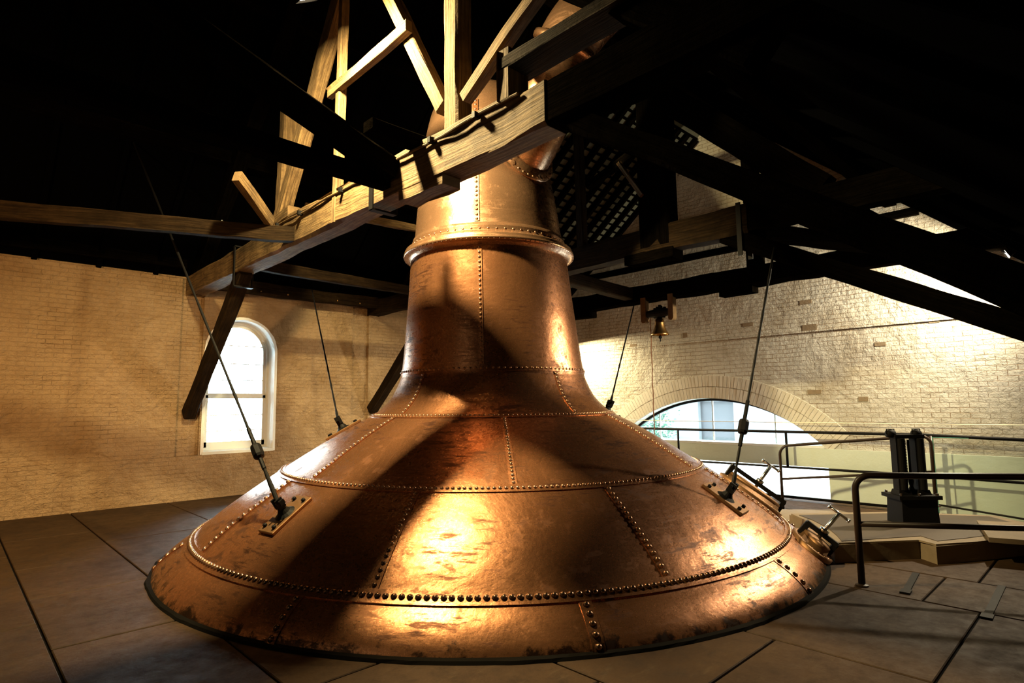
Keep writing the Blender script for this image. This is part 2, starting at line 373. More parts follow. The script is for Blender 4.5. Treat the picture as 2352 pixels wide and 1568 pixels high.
# roof: two slopes
bm = BM()
def slab(bm, u0, w0, u1, w1, v0, v1, th=.08):
    A = [G(u0, v0, w0), G(u1, v0, w1), G(u1, v1, w1), G(u0, v1, w0)]
    V0 = [bm.verts.new(p) for p in A]; V1 = [bm.verts.new(p + Vector((0, 0, th))) for p in A]
    bm.faces.new(V0); bm.faces.new(V1[::-1])
    for i in range(4): bm.faces.new((V0[i], V1[i], V1[(i + 1) % 4], V0[(i + 1) % 4]))
slab(bm, UR - .3, roof_w(UR - .3), 6.86, roof_w(6.86), VB - .3, VR + .42)
slab(bm, UL + .45, roof_w(UL + .45), 6.84, roof_w(6.84), VB - .3, VR + .42)
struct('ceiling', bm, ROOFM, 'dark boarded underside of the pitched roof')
# lower slated slope in the far corner bay, with a boarded soffit behind it
bm = BM(); slab(bm, 9.42, 4.22, 5.6, 4.22 + .785 * 3.82, 7.75, VR, .04); struct('ceiling_slates', bm, SLATE, 'underside of slates seen between battens in the far bay')
bm = BM(); slab(bm, 9.42, 4.22, UL, 4.22, 7.2, VR, .04); struct('ceiling_soffit', bm, ROOFM)
def LF(u): return 4.22 + .785 * (9.42 - u)
for k, v in enumerate([7.85 + .33 * i for i in range(10)]):
    o = beam_obj('rafter', G(9.42, v, LF(9.42) - .07), G(5.7, v, LF(5.7) - .07), .075, .12, SHADEWOOD, rough=.004)
    tag(o, 'dark common rafter under the slates in the far bay behind the still', 'rafter', 'common rafters under the far slates')
bm = BM()
for i in range(30):
    u = 9.35 - i * .125; box(bm, u - .028, u + .028, 7.75, VR, LF(u) - .02, LF(u) + .002)
struct('ceiling_battens', bm, SHADEWOOD, 'dark battens nailed under the slates')

# left window: frame, sashes, panes
def window():
    root = thing('window_1', None, None); root['kind'] = 'structure'; root['label'] = 'round-headed sash window blazing with daylight'
    ud = UL + .20
    def loop(h, w0, ws): return arch_loop(WC, h, w0, ws, 24)
    def ring3(name, ho, hi, off, d0, d1, mat):
        b = BM(); O, I = loop(ho, WB + off[0], WS), loop(hi, WB + off[1], WS); n = len(O)
        F0 = [b.verts.new(G(ud + d0, *p)) for p in O]; F1 = [b.verts.new(G(ud + d0, *p)) for p in I]
        K0 = [b.verts.new(G(ud + d1, *p)) for p in O]; K1 = [b.verts.new(G(ud + d1, *p)) for p in I]
        for i in range(n):
            j = (i + 1) % n
            b.faces.new((F0[i], F0[j], F1[j], F1[i])); b.faces.new((K0[i], K1[i], K1[j], K0[j])); b.faces.new((F1[i], F1[j], K1[j], K1[i])); b.faces.new((F0[i], K0[i], K0[j], F0[j]))
        return obj(name, b, mat, root)
    ring3('window_frame', .655, .585, (.0, .07), 0, .12, PAINTW)
    ring3('upper_sash', .585, .525, (1.02, 1.08), .03, .07, PAINTW)
    b = BM(); box(b, ud + .0, ud + .05, WC - .585, WC + .585, .93, 1.03); box(b, ud, ud + .05, WC - .585, WC - .53, .93, 1.95); box(b, ud, ud + .05, WC + .53, WC + .585, .93, 1.95)
    box(b, ud, ud + .05, WC - .585, WC + .585, 1.89, 1.98); obj('lower_sash', b, PAINTW, root)
    for w in (1.24, 1.55, 2.25, 2.58, 2.95):
        b = BM(); hh = .53 if w < 2.8 else math.sqrt(max(.01, .525 ** 2 - (w - WS) ** 2)); box(b, ud + .02, ud + .045, WC - hh, WC + hh, w - .008, w + .008); obj('glazing_bar', b, PAINTW, root)
    b = BM(); F = [b.verts.new(G(ud + .06, *p)) for p in loop(.58, WB + .08, WS)]; b.faces.new(F)
    K = [b.verts.new(G(ud + .064, *p)) for p in loop(.58, WB + .08, WS)]; b.faces.new(K[::-1]); obj('window_pane', b, GLASS, root)
window()
bm = BM(); box(bm, UL - .07, UL + .22, WC - .68, WC + .68, WB - .05, WB + .005); struct('trim_6', bm, PAINTW, 'white painted sill of the round-headed window')
bm = BM(); lo_, li_ = arch_loop(WC, WH - .001, WB, WS, 24), arch_loop(WC, WH - .022, WB + .02, WS, 24); n_ = len(lo_)
rr_ = [[bm.verts.new(G(UL + d, p[0] + random.uniform(-.006, .006), p[1] + random.uniform(-.006, .006))) for p in lp] for lp, d in ((arch_loop(WC, WH + .045, WB - .045, WS, 24), -.062), (arch_loop(WC, WH - .008, WB + .008, WS, 24), -.064), (li_, .0), (li_, .2))]
for A, B_ in zip(rr_, rr_[1:]):
    for k in range(n_): bm.faces.new((A[k], A[(k + 1) % n_], B_[(k + 1) % n_], B_[k]))
struct('trim_7', bm, plain('white_limewashed_reveal', (.86, .90, .90), .7, 0, (14, .6, .012), .05), 'ragged white reveal round the arched window')
# glazing of the wide arch
root = thing('window_2', None, None); root['kind'] = 'structure'; root['label'] = 'wide low arched window looking onto the yard'
bm = BM(); A = [(ac + (R_ - .0) * math.sin(t), wc + (R_ - .0) * math.cos(t)) for t in [t0 - 2 * t0 * k / 32 for k in range(33)]]
I = [(ac + (R_ - .05) * math.sin(t), wc + (R_ - .05) * math.cos(t)) for t in [t0 - 2 * t0 * k / 32 for k in range(33)]]
for d0, d1 in ((.22, .28),):
    for i in range(32):
        P = [G(A[i][0], VR + d0, A[i][1]), G(A[i + 1][0], VR + d0, A[i + 1][1]), G(I[i + 1][0], VR + d0, I[i + 1][1]), G(I[i][0], VR + d0, I[i][1])]
        F = [bm.verts.new(p) for p in P]; K = [bm.verts.new(p + Vector((d1 - d0, 0, 0))) for p in P]
        bm.faces.new(F); bm.faces.new(K[::-1])
        for q in range(4): bm.faces.new((F[q], F[(q + 1) % 4], K[(q + 1) % 4], K[q]))
obj('window_frame', bm, IRON, root)
for u in (4.55, 5.78, 7.0):
    b = BM(); wt = wc + math.sqrt(R_ ** 2 - (u - ac) ** 2); box(b, u - .012, u + .012, VR + .23, VR + .26, .92, wt); obj('mullion', b, PAINTW, root)
b = BM(); box(b, 3.7, 7.9, VR + .245, VR + .249, .92, 1.0)
F = [b.verts.new(G(x, VR + .25, y)) for x, y in A]; b.faces.new(F); obj('window_pane', b, GLASS, root)

# ---------------------------------------------------------------- yard outside the arch
YW = plain('yard_wall_render', (.17, .18, .185), .8, 0, (4, .5, .02), .25, 3)
bm = BM(); box(bm, -8, 26, VR + .42, 30, -.30, -.1); struct('ground_yard', bm, plain('yard_paving', (.6, .6, .58), .8), 'bright paved yard outside the arch')
yb = thing('yard_building', 'pale building across the yard seen through the wide arch', 'building')
bm = BM(); holed_wall(bm, rect(-2, 24, -.1, 6.5), [rect(9.6, 10.95, .1, 1.72)], lambda p, d: G(p[0], 20 + d, p[1]), 0, .3); obj('wall', bm, YW, yb)
bm = BM(); box(bm, 9.6, 10.95, 20.2, 20.26, .1, 1.72); obj('door', bm, plain('grey_door', (.055, .055, .06), .6), yb)
bm = BM(); box(bm, 8.4, 13.0, 19.55, 20, 2.12, 2.26); box(bm, 8.4, 8.55, 19.55, 20, 2.26, 2.4); obj('ledge', bm, plain('ledge_stone', (.12, .13, .13), .8), yb)
LEAF = plain('green_leaves', (.04, .10, .06), .6, var=.5, scale=20)
bm = BM(); random.seed(3)
for i in range(900):
    a = random.gauss(0, .42); b_ = random.gauss(0, .2); h = random.uniform(0, 2.3); a *= (1.15 - h / 3)
    c = G(12.15 + a, 19.05 + max(-.35, min(.35, b_)), .0 + h); n = Vector((random.gauss(0, 1), random.gauss(0, 1), random.gauss(0, 1))).normalized(); s, t = frame_of(n)
    vs = [bm.verts.new(c + s * .07), bm.verts.new(c + t * .035), bm.verts.new(c - s * .07), bm.verts.new(c - t * .035)]; bm.faces.new(vs)
tube(bm, [G(12.15, 19.05, -.1), G(12.15, 19.05, 1.6)], .03, 6)
tag(obj('yard_shrub', bm, LEAF), 'green climbing shrub against the pale yard wall, left of its grey door', 'shrub')

# ================================================================= THE STILL
SC_U, SC_V = 5.915, 5.339
cdir = math.atan2(-SC_U, -SC_V)      # direction from the still towards the viewer (x=v, y=u)
def off(z): # the neck leans very slightly
    k = max(0, z - 2.1) * .027; return Vector((-k * math.cos(yaw), k * math.sin(yaw), 0))
def SP(az, r, z):
    a = cdir - math.radians(az)
    return Vector((SC_V + r * math.cos(a), SC_U + r * math.sin(a), z)) + off(z)
PROF = [(3.88, 0), (3.815, .09), (3.70, .19), (3.53, .30), (3.32, .478), (3.08, .655), (2.86, .805), (2.635, .954), (2.40, 1.105), (2.15, 1.262), (1.86, 1.43), (1.62, 1.555),
        (1.53, 1.61), (1.43, 1.70), (1.345, 1.80), (1.285, 1.91), (1.24, 2.02), (1.215, 2.12), (1.175, 2.45), (1.14, 2.8), (1.11, 3.1), (1.085, 3.4), (1.065, 3.66)]
PROF2 = [(1.03, 3.84), (1.0, 4.0), (.975, 4.25), (.94, 4.5), (.905, 4.72), (.875, 5.0), (.85, 5.25), (.80, 5.5), (.73, 5.74), (.62, 5.93), (.46, 6.06), (.25, 6.14), (.02, 6.16)]
def prof_r(z, pr):
    for (r0, z0), (r1, z1) in zip(pr, pr[1:]):
        if z0 <= z <= z1: return r0 + (r1 - r0) * (z - z0) / (z1 - z0)
    return pr[-1][0]
def sub_prof(pr, z0, z1, n):
    """n+1 samples by arc length between two heights, smoothed"""
    out = []
    for i in range(n + 1):
        z = z0 + (z1 - z0) * i / n; out.append((prof_r(z, pr), z))
    return out
def surf(bm, pr, n=200, th=.012):
    rings = [[bm.verts.new(SP(360 * k / n, r, z)) for k in range(n)] for r, z in pr]
    for A, B_ in zip(rings, rings[1:]):
        for k in range(n): bm.faces.new((A[k], A[(k + 1) % n], B_[(k + 1) % n], B_[k]))
def pnorm(pr, z):
    e = .02; z0, z1 = max(pr[0][1], z - e), min(pr[-1][1], z + e); r0, r1 = prof_r(z0, pr), prof_r(z1, pr)
    n = Vector((z1 - z0, r0 - r1)).normalized(); return n   # (radial, up)
STILL = thing('pot_still', 'huge riveted copper pot still filling the room', 'pot still')
def band(bm, pr, z0, z1, h=.010, n=240, m_=5):
    """raised lap band running round the still between two heights"""
    P = []
    zs = [z0 + (z1 - z0) * i / m_ for i in range(m_ + 1)]
    for i, z in enumerate(zs):
        r = prof_r(z, pr); nn = pnorm(pr, z); hh = h if 0 < i < m_ else -.004
        if i == 0: P.append((r - .002, z)); P.append((r + nn.x * h, z + nn.y * h))
        elif i == m_: P.append((r + nn.x * h, z + nn.y * h)); P.append((r - .002, z))
        else: P.append((r + nn.x * h, z + nn.y * h))
    surf(bm, P, n)
courses = [('base_course', 0, .30, 5), ('lower_shoulder', .30, .954, 10), ('upper_shoulder', .954, 1.58, 10), ('throat', 1.58, 2.12, 16), ('neck', 2.12, 3.70, 16)]
# smooth the profile with a Catmull-Rom resample so that curves read as beaten metal
def smoothp(pr, k=6):
    out = []
    for i in range(len(pr) - 1):
        p0, p1, p2, p3 = pr[max(0, i - 1)], pr[i], pr[i + 1], pr[min(len(pr) - 1, i + 2)]
        for j in range(k):
            t = j / k
            out.append(tuple(.5 * (2 * p1[a] + (p2[a] - p0[a]) * t + (2 * p0[a] - 5 * p1[a] + 4 * p2[a] - p3[a]) * t * t + (3 * p1[a] - p0[a] - 3 * p2[a] + p3[a]) * t ** 3) for a in (0, 1)))
    out.append(pr[-1]); return out
PS, PS2 = smoothp(PROF), smoothp(PROF2)
def crop(pr, z0, z1): return [(prof_r(z0, pr), z0)] + [p for p in pr if z0 + 1e-3 < p[1] < z1 - 1e-3] + [(prof_r(z1, pr), z1)]
for nm, z0, z1, n in courses:
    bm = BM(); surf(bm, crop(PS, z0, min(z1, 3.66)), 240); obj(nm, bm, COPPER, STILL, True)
bm = BM(); surf(bm, PS2, 160); obj('upper_neck', bm, COPPER_CLEAN, STILL, True)
# neck flange: outward flared lip over a lower lip
bm = BM(); fl_p = [(1.06, 3.60), (1.085, 3.64), (1.12, 3.66), (1.158, 3.665), (1.165, 3.685), (1.158, 3.705), (1.145, 3.715), (1.15, 3.735), (1.14, 3.752), (1.10, 3.765), (1.06, 3.785), (1.045, 3.83), (1.036, 3.90), (1.02, 3.905)]
surf(bm, fl_p, 160); obj('neck_flange', bm, COPPER_CLEAN, STILL, True)

# lap bands + rivets
def rivet_mesh(r):
    b = BM(); n = 10; rings = []
    for a in (0, 28, 55, 78):
        ra, h = r * math.cos(math.radians(a)), r * .82 * math.sin(math.radians(a)); rings.append([b.verts.new((ra * math.cos(2 * math.pi * k / n), ra * math.sin(2 * math.pi * k / n), h - .001)) for k in range(n)])
    for A, B_ in zip(rings, rings[1:]):
        for k in range(n): b.faces.new((A[k], A[(k + 1) % n], B_[(k + 1) % n], B_[k]))
    b.faces.new(rings[-1]); me = bpy.data.meshes.new('rivet'); b.to_mesh(me); b.free(); me.materials.append(RIVETM)
    for p in me.polygons: p.use_smooth = True
    return me
RM = {}
ALL_RIV = []   # (point, normal, radius, owner)
def normal_at(az, z, pr):
    nn = pnorm(pr, z); a = cdir - math.radians(az); return Vector((nn.x * math.cos(a), nn.x * math.sin(a), nn.y)).normalized()
def ring_rivets(owner, z, pr, pitch, r, h):
    rr = prof_r(z, pr); n = int(2 * math.pi * rr / pitch)
    for k in range(n):
        az = 360 * (k + random.uniform(-.04, .04)) / n; nn = normal_at(az, z, pr); ALL_RIV.append((SP(az, rr, z) + nn * h, nn, r, owner))
def seam(owner_name, az, pr, z0, z1, pitch, r, width, h=.010, azt=None, double=False):
    """riveted seam strip climbing the still from z0 to z1"""
    azt = az if azt is None else azt; b = BM(); n = 24; L_, Rr, top = [], [], []; rows_ = []
    for i in range(n + 1):
        t = i / n; z = z0 + (z1 - z0) * t; rr = prof_r(z, pr); a = az + (azt - az) * t; nn = normal_at(a, z, pr); p = SP(a, rr, z); sd = nn.cross(SP(a, prof_r(min(z1, z + .02), pr), min(z1, z + .02)) - SP(a, prof_r(max(z0, z - .02), pr), max(z0, z - .02))).normalized()
        rows_.append([b.verts.new(p - sd * width / 2 - nn * .004), b.verts.new(p - sd * width / 2 + nn * h), b.verts.new(p + sd * width / 2 + nn * h * .6), b.verts.new(p + sd * width / 2 - nn * .004)])
    for A, B_ in zip(rows_, rows_[1:]):
        for k in range(3): b.faces.new((A[k], A[k + 1], B_[k + 1], B_[k]))
    b.faces.new(rows_[0]); b.faces.new(rows_[-1][::-1])
    o = obj(owner_name, b, COPPER, STILL)
    # arc length
    L = 0; prev = None; pts = []
    for i in range(121):
        t = i / 120; z = z0 + (z1 - z0) * t; a = az + (azt - az) * t; p = SP(a, prof_r(z, pr), z)
        if prev is not None: L += (p - prev).length
        pts.append((L, a, z)); prev = p
    n = max(2, int(L / pitch))
    for k in range(n):
        s = (k + .5) * L / n; q = min(pts, key=lambda e: abs(e[0] - s)); nn = normal_at(q[1], q[2], pr); ALL_RIV.append((SP(q[1], prof_r(q[2], pr), q[2]) + nn * h * .8, nn, r, o))
def lap(name, z, pr, hw, pitch, r, h=.010):
    b = BM(); band(b, pr, z - hw, z + hw, h); o = obj(name, b, COPPER, STILL); ring_rivets(o, z, pr, pitch, r, h); return o
lap('lap_band', .30, PS, .036, .0620, .0260, .012)
lap('lap_band', .954, PS, .026, .0520, .0190, .010)
lap('lap_band', 1.58, PS, .022, .0500, .0150, .009)
lap('lap_band', 2.12, PS, .036, .0660, .0160, .008)
for az in (66.8, 24.6, -10.5, -45.5, -81, -117, -153, 171, 136, 101): seam('seam_strip', az, PS, .012, .268, .078, .0265, .095)
for az in (53, 15.1, -22.9, -66.5, -105, -145, 175, 134, 93): seam('seam_strip', az, PS, .335, .930, .0600, .0220, .078)
for az in (45, -3.9, -58, -108, -158, 145, 95): seam('seam_strip', az, PS, .978, 1.56, .0540, .0180, .066)
for az in (43, -37.5, -118, 125): seam('seam_strip', az, PS, 1.60, 2.085, .0520, .0160, .056)
for az in (6.2, -113.8, 126): seam('seam_strip', az, PS, 2.16, 3.60, .0560, .0175, .058)
for az in (7.6, -112, 128): seam('seam_strip', az, PS2, 3.92, 5.60, .0600, .0185, .064)
fl_owner = obj('flange_ring', (lambda b: (surf(b, [(1.030, 3.775), (1.052, 3.78), (1.050, 3.86), (1.03, 3.862)], 160), b)[1])(BM()), COPPER_CLEAN, STILL)
for k in range(64):
    az = 360 * k / 64; nn = normal_at(az, 3.9, PS2); ALL_RIV.append((SP(az, 1.05, 3.82), nn, .014, fl_owner))
for k in range(110):
    az = 360 * k / 110; a = cdir - math.radians(az); ALL_RIV.append((SP(az, 1.152, 3.664), Vector((math.cos(a) * .5, math.sin(a) * .5, -.86)).normalized(), .0095, fl_owner))

# lyne arm (the copper pipe that leaves the head) ---------------------------------
def bez(P, n=40):
    out = []
    for i in range(len(P) - 1):
        p0, p1, p2, p3 = P[max(0, i - 1)], P[i], P[i + 1], P[min(len(P) - 1, i + 2)]
        for j in range(n // (len(P) - 1)):
            t = j / (n // (len(P) - 1)); out.append(.5 * (2 * p1 + (p2 - p0) * t + (2 * p0 - 5 * p1 + 4 * p2 - p3) * t * t + (3 * p1 - p0 - 3 * p2 + p3) * t ** 3))
    out.append(P[-1]); return out
HEAD_C = SP(0, 0, 5.0)
arm_pts = [G(5.72, 5.45, 4.76), G(5.02, 5.23, 5.05), G(4.62, 5.18, 5.58), G(4.28, 5.20, 6.12), G(3.80, 5.34, 6.50), G(3.2, 5.5, 6.9)]
AP = bez(arm_pts, 60)
bm = BM(); tube(bm, AP, [.34 + .03 * min(1, i / 25) for i in range(len(AP))], 40, True); arm = obj('lyne_arm', bm, COPPER_CLEAN, STILL, True)
# saddle collar where the arm leaves the neck: found by walking out along the arm's surface
def neck_in(p):
    if p.z < 3.9: return True
    c = SP(0, 0, p.z); r = prof_r(p.z, PS2) if p.z < 6.1 else 0
    return (Vector((p.x, p.y, 0)) - Vector((c.x, c.y, 0))).length < r
ring = []
fr = []; s0, _ = frame_of(AP[1] - AP[0])
for i in range(len(AP)):
    d = (AP[min(i + 1, len(AP) - 1)] - AP[max(i - 1, 0)]).normalized(); s0 = (s0 - d * s0.dot(d)).normalized(); fr.append((s0.copy(), s0.cross(d)))
NK = 72
for k in range(NK):
    t = 2 * math.pi * k / NK; hit_p = None; prev = None
    for i in range(len(AP) - 1):
        for j in range(6):
            f = j / 6; q = AP[i].lerp(AP[i + 1], f); s_, u_ = fr[i]; rad = .345 + .03 * min(1, i / 25); n_ = s_ * math.cos(t) + u_ * math.sin(t); p = q + n_ * rad
            if not neck_in(p): hit_p = (p, n_, (AP[i + 1] - AP[i]).normalized()); break
        if hit_p: break
    ring.append(hit_p)
bm = BM(); rws = []
for p, n_, d in ring:
    c = SP(0, 0, p.z); out = Vector((p.x - c.x, p.y - c.y, 0)).normalized()
    rws.append([bm.verts.new(p - d * .03 + out * .004 + n_ * .085), bm.verts.new(p - d * .01 + out * .022 + n_ * .085), bm.verts.new(p + n_ * .03 + out * .022 + d * .01), bm.verts.new(p + n_ * .018 + d * .085), bm.verts.new(p - n_ * .004 + d * .09)])
for k in range(NK):
    A, B_ = rws[k], rws[(k + 1) % NK]
    for q in range(4): bm.faces.new((A[q], A[q + 1], B_[q + 1], B_[q]))
sad = obj('saddle_collar', bm, COPPER_CLEAN, STILL, True)
for k in range(0, NK, 2):
    p, n_, d = ring[k]; c = SP(0, 0, p.z); out = Vector((p.x - c.x, p.y - c.y, 0)).normalized()
    ALL_RIV.append((p + n_ * .058 + out * .022, (out + n_ * .1).normalized(), .016, sad))
i_f = next(i for i in range(len(AP)) if AP[i].z > 5.98); df = (AP[i_f + 1] - AP[i_f]).normalized()
bm = BM(); lathe(bm, [(.36, -.045), (.43, -.035), (.435, 0), (.43, .035), (.36, .045)], AP[i_f], 48, df, cap=False); obj('arm_flange', bm, COPPER_CLEAN, STILL, True)

# ---------------------------------------------------------------- manholes on the shoulder
def surface_hit(az, z, pr=PS):
    return SP(az, prof_r(z, pr), z), normal_at(az, z, pr)
def manhole(az, z, ra, rb):
    p, n = surface_hit(az, z); a = cdir - math.radians(az)
    tan = Vector((-math.sin(a), math.cos(a), 0)); upt = n.cross(tan).normalized()
    if upt.z < 0: upt = -upt
    def ell(b, prof, k=40):
        rings = [[b.verts.new(p + n * h + tan * (ra + d) * math.cos(t) + upt * (rb + d) * math.sin(t)) for t in [2 * math.pi * i / k for i in range(k)]] for d, h in prof]
        for A, B_ in zip(rings, rings[1:]):
            for i in range(k): b.faces.new((A[i], A[(i + 1) % k], B_[(i + 1) % k], B_[i]))
        return rings
    b = BM(); ell(b, [(.07, -.02), (.07, .02), (.05, .03), (.0, .03), (-.01, .075), (-.035, .078), (-.04, .03)]); mh = obj('manhole_rim', b, PLATEM, STILL, True)
    b = BM(); R2 = ell(b, [(-.012, .078), (-.012, .10), (-.04, .115), (-.12, .125)]); b.faces.new(R2[-1]); lid = obj('manhole_lid', b, PLATEM, STILL, True)
    b = BM(); obox(b, p + n * .17, tan * .035, upt * (rb + .02), n * .025)
    for s in (-1, 1): obox(b, p + upt * s * (rb + .0) + n * .10, tan * .03, upt * .028, n * .08)
    obj('clamp_bridge', b, IRON, lid)
    b = BM(); tube(b, [p + n * .10, p + n * .46], .022, 10); lathe(b, [(.05, .19), (.05, .23), (.03, .235), (.03, .19)], p, 6, n); tube(b, [p + n * .45 - upt * .11, p + n * .45 + upt * .11], .015, 8); tube(b, [p + n * .45 - upt * .12, p + n * .45 - upt * .10], .022, 8); tube(b, [p + n * .45 + upt * .12, p + n * .45 + upt * .10], .022, 8)
    obj('clamp_screw', b, STEELB, lid, True)
    for k in range(18):
        t = 2 * math.pi * (k + .5) / 18; ALL_RIV.append((p + n * .025 + tan * (ra + .04) * math.cos(t) + upt * (rb + .04) * math.sin(t), n, .014, mh))
manhole(-80, .54, .27, .36)
manhole(-65, .16, .30, .16)

# rivets: the hundred nearest the viewer are parts of their own, the rest one mesh
CAMP = Vector((0, 0, 1.7))
def rkey(e):
    d = CAMP - e[0]; f = max(0, d.normalized().dot(e[1])); return -(e[2] / d.length) * (f > .05) * (1 if e[0].z < 1.0 else .5)
order = sorted(range(len(ALL_RIV)), key=lambda i: rkey(ALL_RIV[i])); near = set(order[:100])
rb = BM()
for i, (p, n, r, ow) in enumerate(ALL_RIV):
    key = round(r, 4)
    if key not in RM: RM[key] = rivet_mesh(r)
    q = Vector((0, 0, 1)).rotation_difference(n).to_matrix().to_4x4(); q.translation = p
    if i in near:
        o = bpy.data.objects.new('rivet', RM[key]); COL.objects.link(o); o.parent = STILL; o.matrix_world = q
    else:
        k0 = len(rb.verts); rb.from_mesh(RM[key]); rb.verts.ensure_lookup_table(); bmesh.ops.transform(rb, matrix=q, verts=rb.verts[k0:])
me = bpy.data.meshes.new('rivets'); rb.to_mesh(me); rb.free(); me.materials.append(RIVETM)
for pl in me.polygons: pl.use_smooth = True
o = bpy.data.objects.new('rivets', me); COL.objects.link(o); o.parent = STILL; o['kind'] = 'stuff'

# ---------------------------------------------------------------- tie rods with anchor plates
def tie_rod(az, z, top, label, length_turn, plate=True, r=.014):
    p, n = surface_hit(az, z); a = cdir - math.radians(az); tan = Vector((-math.sin(a), math.cos(a), 0)); upt = n.cross(tan).normalized()
    if upt.z < 0: upt = -upt
    t = thing('tie_rod', label, 'tie rod', 'iron tie rods bracing the copper still')
    eye = p + n * .16; d = (Vector(top) - eye); L = d.length; dn = d.normalized()
    if plate:
        b = BM(); obox(b, p + n * .012, tan * .12, upt * .235, n * .016); bmesh.ops.bevel(b, geom=b.edges[:], offset=.006, segments=1, affect='EDGES'); pl = obj('anchor_plate', b, PLATEM, t)
        for sx in (-1, 1):
            for sy in (-1, 1):
                b = BM(); lathe(b, [(.02, .03), (.02, .05), (.012, .056)], p + tan * .075 * sx + upt * .175 * sy, 6, n); obj('bolt', b, IRON, pl)
        b = BM(); lathe(b, [(.10, .026), (.06, .05), (.04, .085), (.034, .14), (.03, .16)], p, 16, n); obox(b, p + n * .15 + tan * .032, tan * .009, upt * .035, n * .05); obox(b, p + n * .15 - tan * .032, tan * .009, upt * .035, n * .05)
        tube(b, [p + n * .17 - tan * .07, p + n * .17 + tan * .07], .014, 8); obox(b, p + n * .17 + tan * .075, tan * .012, upt * .024, n * .024); obj('clevis', b, IRON, t)
    b = BM(); pts = [eye + dn * (L * i / 30) for i in range(31)]; rr = [r * (1 + .18 * math.sin(i * 2.3)) for i in range(31)]; rr[0] = rr[1] = r * 1.5; tube(b, pts, rr, 10); obj('rod', b, IRON, t)
    if length_turn:
        c = eye + dn * length_turn; s, uu = frame_of(dn); b = BM(); lathe(b, [(.016, -.09), (.045, -.075), (.055, -.05), (.055, .05), (.045, .075), (.016, .09)], c, 8, dn); obj('turnbuckle', b, IRON, t)
        b = BM(); tube(b, [c - dn * .22, c + dn * .30], .021, 8); obj('threaded_sleeve', b, IRON, t)
    return t
tie_rod(39.6, .70, G(10.40, 1.87, 5.84), 'iron tie rod from the left shoulder of the still, crossing the round-headed window', .62)
tie_rod(-51.8, .705, G(2.80, 7.16, 3.62), 'iron tie rod from the right shoulder of the still up to the dark roof brace', .66)
def az_of(u, v): return (math.degrees(cdir - math.atan2(u - SC_U, v - SC_V)) + 180) % 360 - 180
tie_rod(az_of(6.95, 3.70), 1.39, G(10.15, 4.72, 3.82), 'thin iron tie rod behind the left of the still, right of the window', 0, True, .012)
tie_rod(az_of(5.06, 6.79), 1.56, G(6.80, 10.02, 3.68), 'thin iron tie rod behind the neck, left of the brass bell', 0, True, .013)

# ================================================================= ROOF TIMBERS
TA, TB, TC = 3.33, 7.22, 10.20
def T(name, label, cat, a, b, wid, dep, mat=None, group=None, rough=.012, upv=Vector((0, 0, 1))):
    o = beam_obj(name, G(*a), G(*b), wid, dep, mat, None, rough, upv); return tag(o, label, cat, group)
XV = Vector((1, 0, 0))
# --- truss nearest the viewer: lit by the hung floodlight
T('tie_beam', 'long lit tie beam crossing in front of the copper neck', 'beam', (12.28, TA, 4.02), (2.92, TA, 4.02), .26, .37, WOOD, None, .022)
T('tie_beam', 'right end of the lit tie beam at the upper right, shade put into its colour', 'beam', (2.93, TA, 4.02), (.95, TA, 4.02), .25, .36, SHADEWOOD, None, .012)  # one beam in two lengths; this end has its shade painted in
b = BM(); timber(b, G(8.9, TA - .065, 4.235), G(3.4, TA - .065, 4.235), .14, .05, .018); tag(obj('capping_board', b, WOOD), 'split capping board lying along the lit tie beam', 'board')
b = BM(); pts = [G(8.2 - i * .25, TA - .155 + .006 * math.sin(i * 1.7), 4.19 + .008 * math.sin(i * 1.1)) for i in range(21)]; tube(b, pts, .014, 8)
cond = thing('conduit', 'thin pipe clipped along the top of the lit tie beam', 'conduit'); obj('pipe', b, WOOD, cond)
for u in (7.9, 7.2, 6.1, 5.0, 4.35, 3.7):
    b = BM(); box(b, u - .02, u + .02, TA - .20, TA - .135, 4.16, 4.215); obj('clip', b, IRON, cond)
T('block', 'sawn timber block packed under the tie beam beside the neck', 'block', (4.95, TA - .01, 3.80), (4.25, TA - .01, 3.82), .22, .12, WOOD, None, .03)
T('queen_post', 'rough upright post standing on the lit tie beam left of the neck flange', 'post', (4.16, TA, 4.18), (4.16, TA, 6.55), .19, .19, WOOD, None, .009, XV)
T('queen_post', 'brown upright post at the left third of the lit tie beam', 'post', (8.10, TA, 4.18), (8.04, TA, 5.95), .17, .2, WOOD, None, .012, XV)
T('strut', 'inclined strut rising from the left post foot towards the hung floodlight', 'strut', (8.12, TA - .06, 4.25), (6.42, TA - .06, 6.75), .17, .2, WOOD)
T('king_post', 'slender bright upright rising beside the hung floodlight', 'post', (6.33, TA - .10, 3.86), (6.22, TA - .10, 7.6), .09, .10, WOOD, None, .006, XV)
T('strut', 'pale strut leaning left from the head of the rough upright post', 'strut', (4.34, TA - .02, 4.55), (5.45, TA - .02, 6.45), .12, .15, WOOD)
T('strut', 'pale strut leaning right from the rough upright post', 'strut', (4.02, TA - .02, 4.52), (2.85, TA - .02, 5.17), .10, .12, WOOD)
T('collar', 'bright edged cross piece sloping between the slender upright and pale strut', 'beam', (6.50, TA - .14, 5.52), (4.78, TA - .14, 5.57), .09, .11, WOOD)
T('foot_block', 'squat timber foot block on the tie beam under the leaning strut', 'block', (8.28, TA - .05, 4.28), (7.62, TA - .05, 4.32), .2, .16, WOOD)
T('foot_block', 'wedge of timber on the tie beam where two dark beams meet it', 'block', (5.45, TA + .02, 4.26), (4.72, TA + .02, 4.25), .2, .12, WOOD)
T('upper_beam', 'dark upper beam with block end above the right half of the tie beam', 'beam', (3.42, TA - .02, 4.52), (1.0, TA - .02, 4.50), .30, .10, DIMWOOD)
